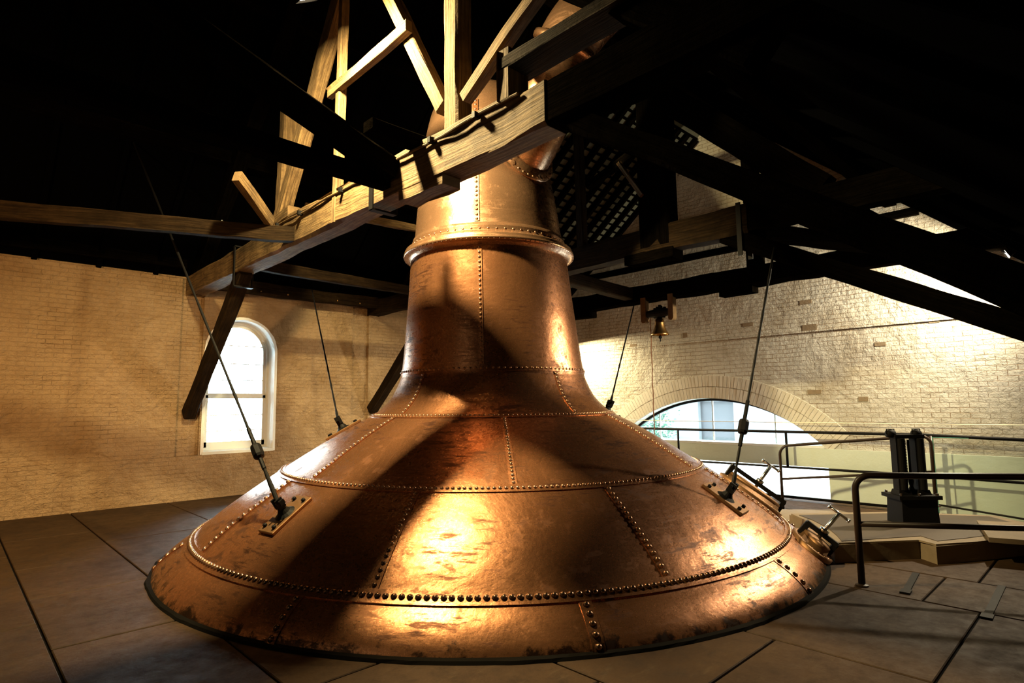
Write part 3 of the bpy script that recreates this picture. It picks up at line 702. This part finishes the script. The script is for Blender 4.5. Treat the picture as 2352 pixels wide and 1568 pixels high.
T('block', 'short weathered upright block on the tie beam right of the neck top', 'block', (3.36, TA - .05, 4.20), (3.36, TA - .05, 4.64), .13, .24, WOOD, None, .02, XV)
T('principal_rafter', 'dark principal rafter over the right half of the nearest truss', 'rafter', (1.3, TA, 3.75), (6.7, TA, 8.45), .22, .28, SHADEWOOD)
T('principal_rafter', 'dark principal rafter over the left half of the nearest truss', 'rafter', (12.2, TA, 3.95), (6.95, TA, 8.45), .22, .28, SHADEWOOD)
T('knee_brace', 'massive dark brace sweeping down to the right edge from the nearest truss', 'brace', (2.95, TA, 3.99), (-1.28, TA, 1.10), .18, .17, SHADEWOOD)
T('knee_brace', 'black brace crossing the round-headed window down to the wall', 'brace', (9.55, TA, 3.86), (12.22, TA, 1.58), .20, .22, DIMWOOD)
b = BM()
for s in (-1, 1): box(b, 9.62, 9.68, TA + s * .145 - .008, TA + s * .145 + .008, 3.62, 4.26)
box(b, 9.60, 9.70, TA - .15, TA + .15, 4.24, 4.26); box(b, 9.60, 9.70, TA - .15, TA + .15, 3.60, 3.62); tag(obj('iron_strap', b, IRON), 'black iron strap looped round the tie beam above the window brace', 'strap')
b = BM()
for s in (-1, 1): box(b, 5.42, 5.50, TA + s * .15 - .008, TA + s * .15 + .008, 3.80, 4.45)
box(b, 5.42, 5.50, TA - .15, TA + .15, 3.79, 3.81); tag(obj('iron_strap', b, IRON), 'black iron strap where the dark overhead beams meet the tie beam', 'strap')
# --- beams running back over the viewer's left
T('ceiling_beam', 'dark level beam running from the tie beam to the upper left', 'beam', (5.18, TA - .14, 4.02), (4.95, -3.1, 4.06), .15, .18, SHADEWOOD)
T('ceiling_beam', 'dark sloping beam, steepest of three at the upper left', 'beam', (5.05, TA - .14, 4.10), (4.92, -1.6, 5.70), .22, .20, SHADEWOOD)
T('shade_timber', 'short black timber added beside the sloping beam to shade the still', 'beam', (4.64, TA - .05, 4.28), (4.64, 2.66, 4.28), .17, .10, SHADEWOOD)  # added blocker: its shadow darkens the right side of the still
T('ceiling_beam', 'brown studded beam reaching the tie beam from the far left', 'beam', (7.50, TA - .1, 3.98), (9.6, -1.2, 4.02), .14, .20, DIMWOOD)
sb = bpy.data.objects['ceiling_beam.002']
for k in range(7):
    b = BM(); t = .08 + k * .10; c = G(7.5 + 2.1 * t, TA - .1 - 4.43 * t, 4.085); lathe(b, [(.016, 0), (.013, .012), (.004, .018)], c, 8); obj('stud', b, STEELB, sb)
T('strut', 'short curved strut at the left post foot, pale on its upper face', 'strut', (7.62, 2.95, 4.12), (7.13, 2.35, 4.44), .09, .14, WOOD)
# --- longitudinal pieces beyond the lit truss
T('ceiling_beam', 'brown beam running behind the tie beam towards the left of the neck', 'beam', (9.70, TA + .15, 4.02), (9.80, TB - .1, 3.98), .13, .17, DIMWOOD)
T('wall_plate', 'dark studded wall plate along the top of the window wall', 'beam', (11.9, TA + .2, 4.06), (11.9, TB - .1, 4.06), .18, .24, DIMWOOD, None, .02)
T('wall_plate', 'black wall plate above the blank left stretch of wall', 'beam', (12.1, -3.0, 4.42), (12.1, TA - .2, 4.42), .2, .26, SHADEWOOD)
wp = bpy.data.objects['wall_plate']
for k in range(6):
    b = BM(); lathe(b, [(.02, 0), (.016, .014), (.005, .02)], G(11.81, TA + .55 + k * .55, 4.0), 8, Vector((0, -1, 0))); obj('bolt_head', b, BRASS, wp)
for k, u in enumerate((8.9, 9.6, 10.3)):
    T('jack_rafter', 'dark rafter seen under the roof left of the copper neck', 'rafter', (u + 2.6, TB + .6, 4.35), (u, TB + .6, 6.55), .09, .12, WOOD if k == 1 else SHADEWOOD, 'rafters left of the neck')
T('purlin', 'faint brown purlin behind the left post of the nearest truss', 'purlin', (9.6, 4.3, 5.15), (8.9, 7.0, 5.0), .10, .12, WOOD)
# --- second truss, behind the neck
T('tie_beam', 'dark tie beam passing behind the copper neck', 'beam', (12.28, TB, 3.99), (3.1, TB, 3.99), .26, .36, DIMWOOD, None, .02)
T('tie_beam', 'shade-toned right-hand length of the second tie beam, crossed by the massive brace', 'beam', (3.1, TB, 3.99), (1.0, TB, 3.99), .25, .35, SHADEWOOD, None, .02)  # beam continued in the darker tone where it lies in shade
T('block', 'dark packing under the second tie beam below its thick post', 'block', (4.95, TB, 3.79), (4.15, TB, 3.77), .26, .16, SHADEWOOD, None, .02)
T('queen_post', 'thick black post standing on the second tie beam right of the neck', 'post', (4.45, TB, 3.9), (4.42, TB, 7.0), .50, .26, SHADEWOOD, None, .012, XV)
T('queen_post', 'post of the second truss hidden mostly behind the copper neck', 'post', (8.0, TB, 4.1), (8.0, TB, 7.0), .2, .2, SHADEWOOD, None, .012, XV)
T('king_post', 'slender post on the second tie beam just right of the neck', 'post', (5.80, TB - .05, 4.1), (5.86, TB - .05, 7.8), .13, .13, DIMWOOD, None, .006, XV)
T('strut', 'orange lit strut slanting down to the thick black post', 'strut', (4.98, TB - .16, 5.28), (4.60, TB - .16, 4.66), .05, .06, WOOD)
T('strut', 'dark strut slanting from the slender post to the second rafter', 'strut', (5.7, TB, 5.15), (4.6, TB, 5.5), .09, .10, SHADEWOOD)
T('straining_beam', 'brown straining beam high in the second truss', 'beam', (6.9, TB, 6.72), (3.3, TB, 6.72), .2, .20, DIMWOOD)
T('straining_beam', 'lower dark rail high in the second truss', 'beam', (6.2, TB - .5, 6.15), (2.9, TB - .5, 6.15), .12, .13, WOOD)
T('principal_rafter', 'black principal rafter dropping right of the thick post', 'rafter', (2.25, TB, 4.12), (6.7, TB, 8.45), .22, .36, SHADEWOOD)
T('principal_rafter', 'principal rafter of the second truss over the left half', 'rafter', (12.2, TB, 4.0), (6.95, TB, 8.45), .22, .28, SHADEWOOD)
T('knee_brace', 'lower dark brace running down to the right edge under the massive one', 'brace', (3.45, TB, 3.85), (-1.28, TB, 1.34), .20, .22, SHADEWOOD)
T('knee_brace', 'black brace foot showing at the left edge of the copper neck', 'brace', (9.6, TB, 3.90), (12.22, TB, 1.60), .20, .22, DIMWOOD)
b = BM()
for s in (-1, 1): box(b, 3.17, 3.23, TB + s * .145 - .008, TB + s * .145 + .008, 3.52, 4.2)
tag(obj('iron_strap', b, IRON), 'black iron strap round the second tie beam at its brace', 'strap')
# --- third truss, against the gable
T('tie_beam', 'dark crooked tie beam above the brass bell', 'beam', (12.28, TC, 3.90), (.95, TC, 3.90), .26, .34, SHADEWOOD, None, .03)
T('block', 'dark block packed beneath the crooked beam right of the bell', 'block', (5.0, TC, 3.68), (4.38, TC, 3.68), .26, .14, SHADEWOOD, None, .02)
T('block', 'dark block under the crooked beam at the right edge of the copper neck', 'block', (8.9, TC, 3.66), (8.0, TC, 3.66), .26, .16, SHADEWOOD, None, .02)
T('queen_post', 'short black post on the crooked beam in front of the gable', 'post', (4.35, TC, 4.0), (4.35, TC, 6.9), .25, .22, SHADEWOOD, None, .01, XV)
T('principal_rafter', 'black principal rafter against the gable, right half', 'rafter', (2.0, TC, 3.95), (6.7, TC, 8.45), .22, .28, SHADEWOOD)
T('principal_rafter', 'black principal rafter against the gable, left half', 'rafter', (12.2, TC, 4.0), (6.95, TC, 8.45), .22, .28, SHADEWOOD)
T('joist', 'brown joist linking the second and third tie beams right of the neck', 'beam', (6.85, TB + .1, 3.98), (6.95, TC - .1, 3.92), .22, .24, DIMWOOD, None, .006)
T('joist', 'flat dark joist crossing pale brick between the two right-hand braces', 'beam', (3.05, TB + .1, 3.82), (2.35, TC - .6, 3.94), .20, .20, SHADEWOOD)
T('purlin', 'black purlin under the right roof slope, lower one', 'purlin', (2.4, VB, roof_w(2.4) - .14), (2.4, VR, roof_w(2.4) - .14), .18, .22, SHADEWOOD)
T('purlin', 'black purlin under the right roof slope, upper one', 'purlin', (4.6, VB, roof_w(4.6) - .14), (4.6, VR, roof_w(4.6) - .14), .18, .22, SHADEWOOD)
T('purlin', 'black purlin under the left roof slope, lower one', 'purlin', (10.2, VB, roof_w(10.2) - .14), (10.2, VR, roof_w(10.2) - .14), .18, .22, SHADEWOOD)
T('purlin', 'black purlin under the left roof slope, upper one', 'purlin', (8.3, VB, roof_w(8.3) - .14), (8.3, VR, roof_w(8.3) - .14), .18, .22, SHADEWOOD)
T('ridge_beam', 'black ridge beam at the top of the roof', 'beam', (6.85, VB, 8.75), (6.85, VR, 8.75), .12, .3, SHADEWOOD)
T('rail_beam', 'thin dark rail across the gable between posts and brace', 'beam', (8.6, VR - .16, 4.62), (2.0, VR - .16, 4.62), .08, .13, SHADEWOOD, None, .005)
for k in range(16):
    v = VB + .6 + k * .88
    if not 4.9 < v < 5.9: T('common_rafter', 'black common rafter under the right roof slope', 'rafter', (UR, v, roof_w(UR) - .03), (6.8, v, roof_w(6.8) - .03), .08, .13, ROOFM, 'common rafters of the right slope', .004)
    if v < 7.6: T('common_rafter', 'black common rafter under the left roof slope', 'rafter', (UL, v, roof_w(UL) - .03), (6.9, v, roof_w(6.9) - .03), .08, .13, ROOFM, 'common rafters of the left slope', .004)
b = BM(); tube(b, [G(9.05, 3.1, 4.5), G(9.0, 3.1, 4.0)], .006, 6)
b.free()

# ================================================================= FLOODLIGHTS
def floodlight(key, label, hang):
    pos, aim, power, size, colr, spread = LAMPS[key]; p, a = G(*pos), G(*aim); d = (a - p).normalized(); s, t = frame_of(d)
    root = thing('floodlight', label, 'lamp', None)
    b = BM(); h = size / 2
    A = [p - d * .005 + s * i * h + t * j * h for i, j in ((-1, -1), (1, -1), (1, 1), (-1, 1))]; B_ = [p - d * .14 + s * i * h * .6 + t * j * h * .6 for i, j in ((-1, -1), (1, -1), (1, 1), (-1, 1))]
    C_ = [p + d * .02 + s * i * h * 1.08 + t * j * h * 1.08 for i, j in ((-1, -1), (1, -1), (1, 1), (-1, 1))]
    VA, VB_, VC = [[b.verts.new(q) for q in X] for X in (A, B_, C_)]; b.faces.new(VB_)
    for i in range(4): j = (i + 1) % 4; b.faces.new((VA[i], VA[j], VB_[j], VB_[i])); b.faces.new((VA[i], VA[j], VC[j], VC[i]))
    obj('housing', b, IRON, root)
    b = BM(); F = [b.verts.new(q + d * .004) for q in A]; b.faces.new(F); obj('lamp_glass', b, GLOW, root)
    b = BM(); c = p - d * .06; q = G(*hang); tube(b, [c + s * h * 1.1, c + s * h * 1.1 + (q - c) * .25, q, c - s * h * 1.1 + (q - c) * .25, c - s * h * 1.1], .01, 6); obj('bracket', b, IRON, root)
    L = bpy.data.lights.new('floodlight_beam', 'AREA'); L.shape = 'SQUARE'; L.size = size * .9; L.energy = power; L.spread = math.radians(spread); L.color = colr
    lo = bpy.data.objects.new('floodlight_beam', L); COL.objects.link(lo); lo.location = p + d * .03; lo.rotation_euler = (-d).to_track_quat('Z', 'Y').to_euler(); lo.parent = root
    return root
floodlight('hung', 'square floodlight glowing at the top edge beside the slender upright', (5.5, TA, 6.6))
floodlight('gable', 'floodlight blazing under the roof at the right edge', (1.0, 10.7, 3.84))
floodlight('behind', 'floodlight hidden behind the copper neck by the gable wall', (8.7, 10.25, 3.75))
floodlight('corner', 'unseen fill floodlight added behind the viewer to warm the left wall', (3.6, -2.9, 3.4))

# ================================================================= BELL
bell = thing('bell', 'small brass bell hanging from the crooked beam', 'bell')
bc = G(6.27, 10.10, 3.02)
b = BM(); lathe(b, [(.172, 0), (.178, .012), (.160, .035), (.128, .09), (.105, .15), (.092, .22), (.088, .28), (.078, .315), (.045, .335), (.02, .34)], bc, 32, cap=False); lathe(b, [(.15, .004), (.12, .09), (.09, .16), (.08, .28), (.01, .32)], bc, 32, cap=False)
obj('bell_body', b, BRASS, bell, True)
b = BM(); tube(b, [bc + Vector((0, 0, .28)), bc + Vector((0, 0, -.03))], .010, 8); lathe(b, [(.01, -.075), (.034, -.06), (.038, -.04), (.03, -.02), (.01, -.01)], bc, 12); tube(b, [bc + Vector((0, 0, -.07)), bc + Vector((0, 0, -.13))], .011, 8); obj('clapper', b, IRON, bell, True)
b = BM()
for k, (x, hgt) in enumerate([(-.30, .46), (-.24, .45), (-.20, .50), (-.15, .48), (-.10, .55), (-.05, .58), (0, .60), (.05, .57), (.10, .55), (.15, .50), (.20, .51), (.25, .46), (.30, .45)]):
    c = bc + Vector((0, x, 0)); tube(b, [c + Vector((0, 0, .40 if abs(x) > .12 else .34)), c + Vector((random.uniform(-.02, .02), random.uniform(-.015, .015), hgt))], .024 if abs(x) > .2 else .03, 8)
lathe(b, [(.06, -.32), (.075, -.18), (.10, -.06), (.10, .06), (.075, .18), (.06, .32)], bc + Vector((0, 0, .44)), 14, Vector((0, 1, 0)))
for x in (-.04, 0, .04): tube(b, [bc + Vector((0, x, .33)), bc + Vector((0, x * 1.6, .42))], .012, 6)
obj('headstock', b, IRON, bell)
for u in (5.98, 6.60):
    b = BM(); box(b, u - .055, u + .055, 10.03, 10.16, 3.34, 3.80); lathe(b, [(.055, -.065), (.055, .065)], G(u, 10.095, 3.34), 16, Vector((1, 0, 0))); obj('bracket', b, WOOD, bell)
b = BM(); pts = [G(6.43 + .006 * math.sin(i * .9), 10.02, 3.38 - i * .08) for i in range(30)]; tube(b, pts, [.009 + .003 * (i % 2) for i in range(30)], 6); tag(obj('bell_rope', b, ROPE), 'thin twisted rope hanging down beside the brass bell', 'rope')

# thin cable stretched across the arch
b = BM(); tube(b, [G(9.2, 10.78, 1.325), G(4, 10.78, 1.322), G(-.8, 10.78, 1.335)], .007, 6); tag(obj('cable', b, plain('pale_cable', (.75, .68, .5), .5)), 'thin pale cable stretched level across the arch', 'cable')

# ================================================================= RAILINGS
def flat(p, q, r=.021, n=12): b = BM(); tube(b, [p, q], r, n); return b
rl_ = thing('railing', 'long dark railing along the foot of the gable wall', 'railing')
def rail_part(root, name, pts, r=.021, mat=IRON):
    b = BM(); tube(b, [G(*p) for p in pts], r, 12); return obj(name, b, mat, root, True)
rail_part(rl_, 'top_rail', [(8.6, 10.62, 1.16), (2.16, 10.62, 1.17), (.2, 10.62, 1.11)], .024)
rail_part(rl_, 'middle_rail', [(8.6, 10.62, .545), (2.16, 10.62, .57), (.2, 10.62, .55)], .020)
rail_part(rl_, 'bottom_rail', [(8.6, 10.66, .035), (2.16, 10.66, .06)], .022)
rail_part(rl_, 'bottom_rail', [(2.16, 10.62, .17), (.2, 10.62, -.0)], .014)
for u in (6.27, 4.17, 8.3): rail_part(rl_, 'post', [(u, 10.62, .55), (u, 10.62, 1.16)], .021)
rail_part(rl_, 'post', [(2.07, 10.62, .0), (2.07, 10.62, 1.16)], .030, RAILM)
gp = thing('glass_panel', 'clear glass panel standing in front of the right end of the long railing', 'glass panel')
b = BM(); box(b, -.6, 2.02, 10.50, 10.512, .06, 1.14); obj('pane', b, GREENGLASS, gp)
b = BM(); box(b, 2.02, 2.032, 10.497, 10.515, .06, 1.14); box(b, 1.6, 2.03, 10.497, 10.515, 1.14, 1.148); obj('edge', b, GEDGE, gp)
def arc_pts(c, a, b_, r, n=8):
    """quarter bend: c corner, a unit dir in, b_ unit dir out"""
    return [c - a * r * (1 - math.sin(t)) + b_ * r * (1 - math.cos(t)) for t in [math.pi / 2 * k / n for k in range(n + 1)]]
def loop_rail(label, p0, p1, h, hm, rise=0, r=.022, close=False, mat=RAILM):
    root = thing('railing', label, 'railing'); p0, p1 = G(*p0), G(*p1); hd = (p1 - p0).normalized(); Z = Vector((0, 0, 1))
    top = p0 + Z * h; pts = [p0] + arc_pts(top, Z, hd, .13)
    if close: pts += arc_pts(p1 + Z * h, hd, -Z, .13) + [p1]
    else: pts += [p1 + Z * (h + rise)]
    b = BM(); tube(b, pts, r, 14); obj('top_rail', b, mat, root, True)
    b = BM(); tube(b, [p0 + Z * hm, p1 + Z * (hm + rise)], r * .85, 12); obj('middle_rail', b, mat, root, True)
    for q in ((p0, p1) if close else (p0,)):
        b = BM(); lathe(b, [(.055, 0), (.055, .012), (.03, .02)], q, 18); obj('base_flange', b, mat, root)
    return root
loop_rail('brown bent-tube railing behind the iron gauge stand', (3.88, 9.60, 0), (1.98, 10.15, .2), .99, .48, close=True)
loop_rail('dark bent-tube railing nearest the viewer at the right edge', (1.835, 6.21, 0), (-.4, 7.6, 0), 1.00, .555, rise=.02, r=.030)

# ================================================================= CURB, PLATFORM, RAMP
b = BM(); top = [(3.27, 8.28), (2.95, 7.96), (2.67, 7.60), (2.45, 7.24), (2.27, 6.87), (1.68, 7.68), (1.50, 7.52), (1.22, 7.98), (.6, 9.2), (1.30, 9.9), (2.35, 9.32)]
prism(b, top, .0, .20); bmesh.ops.bevel(b, geom=[e for e in b.edges if all(v.co.z > .19 for v in e.verts)], offset=.018, segments=2, affect='EDGES'); pf = obj('platform', b, CONC); tag(pf, 'low concrete platform with a kinked pale curb', 'platform')
b = BM(); inn = [(3.12, 8.22), (2.86, 7.98), (2.57, 7.62), (2.36, 7.26), (2.24, 7.02), (1.70, 7.86), (1.52, 7.70), (1.34, 8.05), (.85, 9.15), (1.34, 9.72), (2.25, 9.2)]; prism(b, inn, .15, .206); obj('tread_plate', b, TREAD, pf)
b = BM(); A = [(1.36, 8.95, .262), (1.12, 7.95, .262), (-.9, 8.6, .262), (-.9, 9.9, .262)]
V0 = [b.verts.new(G(*p)) for p in A]; V1 = [b.verts.new(G(p[0], p[1], p[2] - .05)) for p in A]; b.faces.new(V0); b.faces.new(V1[::-1])
for i in range(4): b.faces.new((V0[i], V0[(i + 1) % 4], V1[(i + 1) % 4], V1[i]))
tag(obj('ramp_sheet', b, CONC), 'sloping sheet laid against the platform at the right edge', 'ramp')
b = BM(); prism(b, [(3.35, 8.47), (2.6, 9.5), (3.2, 9.9), (4.2, 9.02)], .0, .05); tag(obj('step_slab', b, CONC), 'thin slab behind the curbed platform', 'slab')

# ================================================================= IRON GAUGE STAND
gs = thing('gauge_stand', 'black iron twin-column stand on the platform', 'machine')
gc = (1.93, 8.62); sxd, syd = Vector((.694, -.720, 0)), Vector((.720, .694, 0))   # facing the viewer: x right, y away
gp0 = G(gc[0], gc[1], .206)
def gbox(b, x0, x1, y0, y1, z0, z1, sk=0):
    P = []
    for z, k in ((z0, sk), (z1, 0)):
        for x, y in ((x0 + k, y0 + k), (x1 - k, y0 + k), (x1 - k, y1 - k), (x0 + k, y1 - k)): P.append(b.verts.new(gp0 + sxd * x + syd * y + Vector((0, 0, z))))
    for f in ((0, 3, 2, 1), (4, 5, 6, 7), (0, 1, 5, 4), (1, 2, 6, 5), (2, 3, 7, 6), (3, 0, 4, 7)): b.faces.new([P[i] for i in f])
b = BM(); gbox(b, -.205, .205, -.15, .15, 0, .30, -.012); obj('base_box', b, GAUGE, gs)
b = BM(); gbox(b, -.25, .25, -.19, .19, .30, .345); obj('flange_plate', b, GAUGE, gs)
for x, y in ((-.21, -.155), (0, -.16), (.21, -.155), (-.21, .155), (.21, .155)):
    b = BM(); lathe(b, [(.017, .345), (.017, .37), (.009, .375)], gp0 + sxd * x + syd * y, 6); obj('bolt', b, RAILM, gs)
for x in (-.115, .115):
    b = BM(); gbox(b, x - .065, x + .065, -.075, .075, .345, .40, -.015); gbox(b, x - .055, x + .055, -.06, .06, .40, 1.02); tube(b, [gp0 + sxd * x - syd * .06 + Vector((0, 0, .40)), gp0 + sxd * x - syd * .06 + Vector((0, 0, 1.02))], .04, 14); obj('column', b, GAUGE, gs)
b = BM(); tube(b, [gp0 + sxd * .012 + Vector((0, 0, .345)), gp0 + sxd * .012 + Vector((0, 0, 1.0))], .014, 10); lathe(b, [(.024, .345), (.036, .39), (.02, .44), (.032, .50), (.016, .55)], gp0 + sxd * .012, 14); obj('spindle', b, GAUGE, gs)
b = BM()
for k in range(26): q = gp0 - sxd * .022 + Vector((0, 0, .52 + k * .019)); lathe(b, [(.004, -.008), (.010, 0), (.004, .008)], q, 8)
obj('chain', b, STEELB, gs)
b = BM(); gbox(b, -.175, .175, -.07, .07, 1.02, 1.065); obj('head_plate', b, GAUGE, gs)
for x in (-.19, .12):
    b = BM(); lathe(b, [(.044, -.045), (.05, 0), (.044, .045)], gp0 + sxd * x + Vector((0, 0, 1.075)), 18, sxd if x < 0 else syd); obj('pulley', b, GAUGE, gs, True)
    b = BM(); c = gp0 + sxd * x + Vector((0, 0, 1.11)); tube(b, [c - sxd * .05 - Vector((0, 0, .04)), c - sxd * .045 + Vector((0, 0, .02)), c + sxd * .045 + Vector((0, 0, .02)), c + sxd * .05 - Vector((0, 0, .04))], .008, 8); obj('handle', b, GAUGE, gs)

# ================================================================= small floor ironwork
for (a, c, lab) in (((1.58, 7.0), (1.50, 6.22), 'short black iron bar let into the paving right of the near railing'), ((.93, 7.05), (.90, 5.95), 'longer black iron hinge strap let into the paving at the right edge')):
    d = (G(*c, 0) - G(*a, 0)).normalized(); s, t = frame_of(d); ctr = (G(*a, .004) + G(*c, .004)) / 2; b = BM(); obox(b, ctr, d * ((G(*c, 0) - G(*a, 0)).length / 2), s * .028, Vector((0, 0, .006)))
    obox(b, G(*c, .006) - d * .05, d * .06, s * .04, Vector((0, 0, .008))); tag(obj('floor_strap', b, IRON), lab, 'iron strap')
# ragged mortar bedding round the foot of the still
b = BM(); n = 260; A, B_, C_ = [], [], []
for k in range(n):
    az = 360 * k / n; w = .012 + .03 * noise.noise(Vector((math.cos(k * .0242) * 9, math.sin(k * .0242) * 9, 0))) + random.uniform(-.012, .012)
    A.append(b.verts.new(SP(az, 3.86, .03))); B_.append(b.verts.new(SP(az, 3.88 + max(.012, w) * .6, .02))); C_.append(b.verts.new(SP(az, 3.88 + max(.02, w), .0)))
for k in range(n):
    j = (k + 1) % n; b.faces.new((A[k], A[j], B_[j], B_[k])); b.faces.new((B_[k], B_[j], C_[j], C_[k]))
obj('bedding_ring', b, JOINT, STILL)
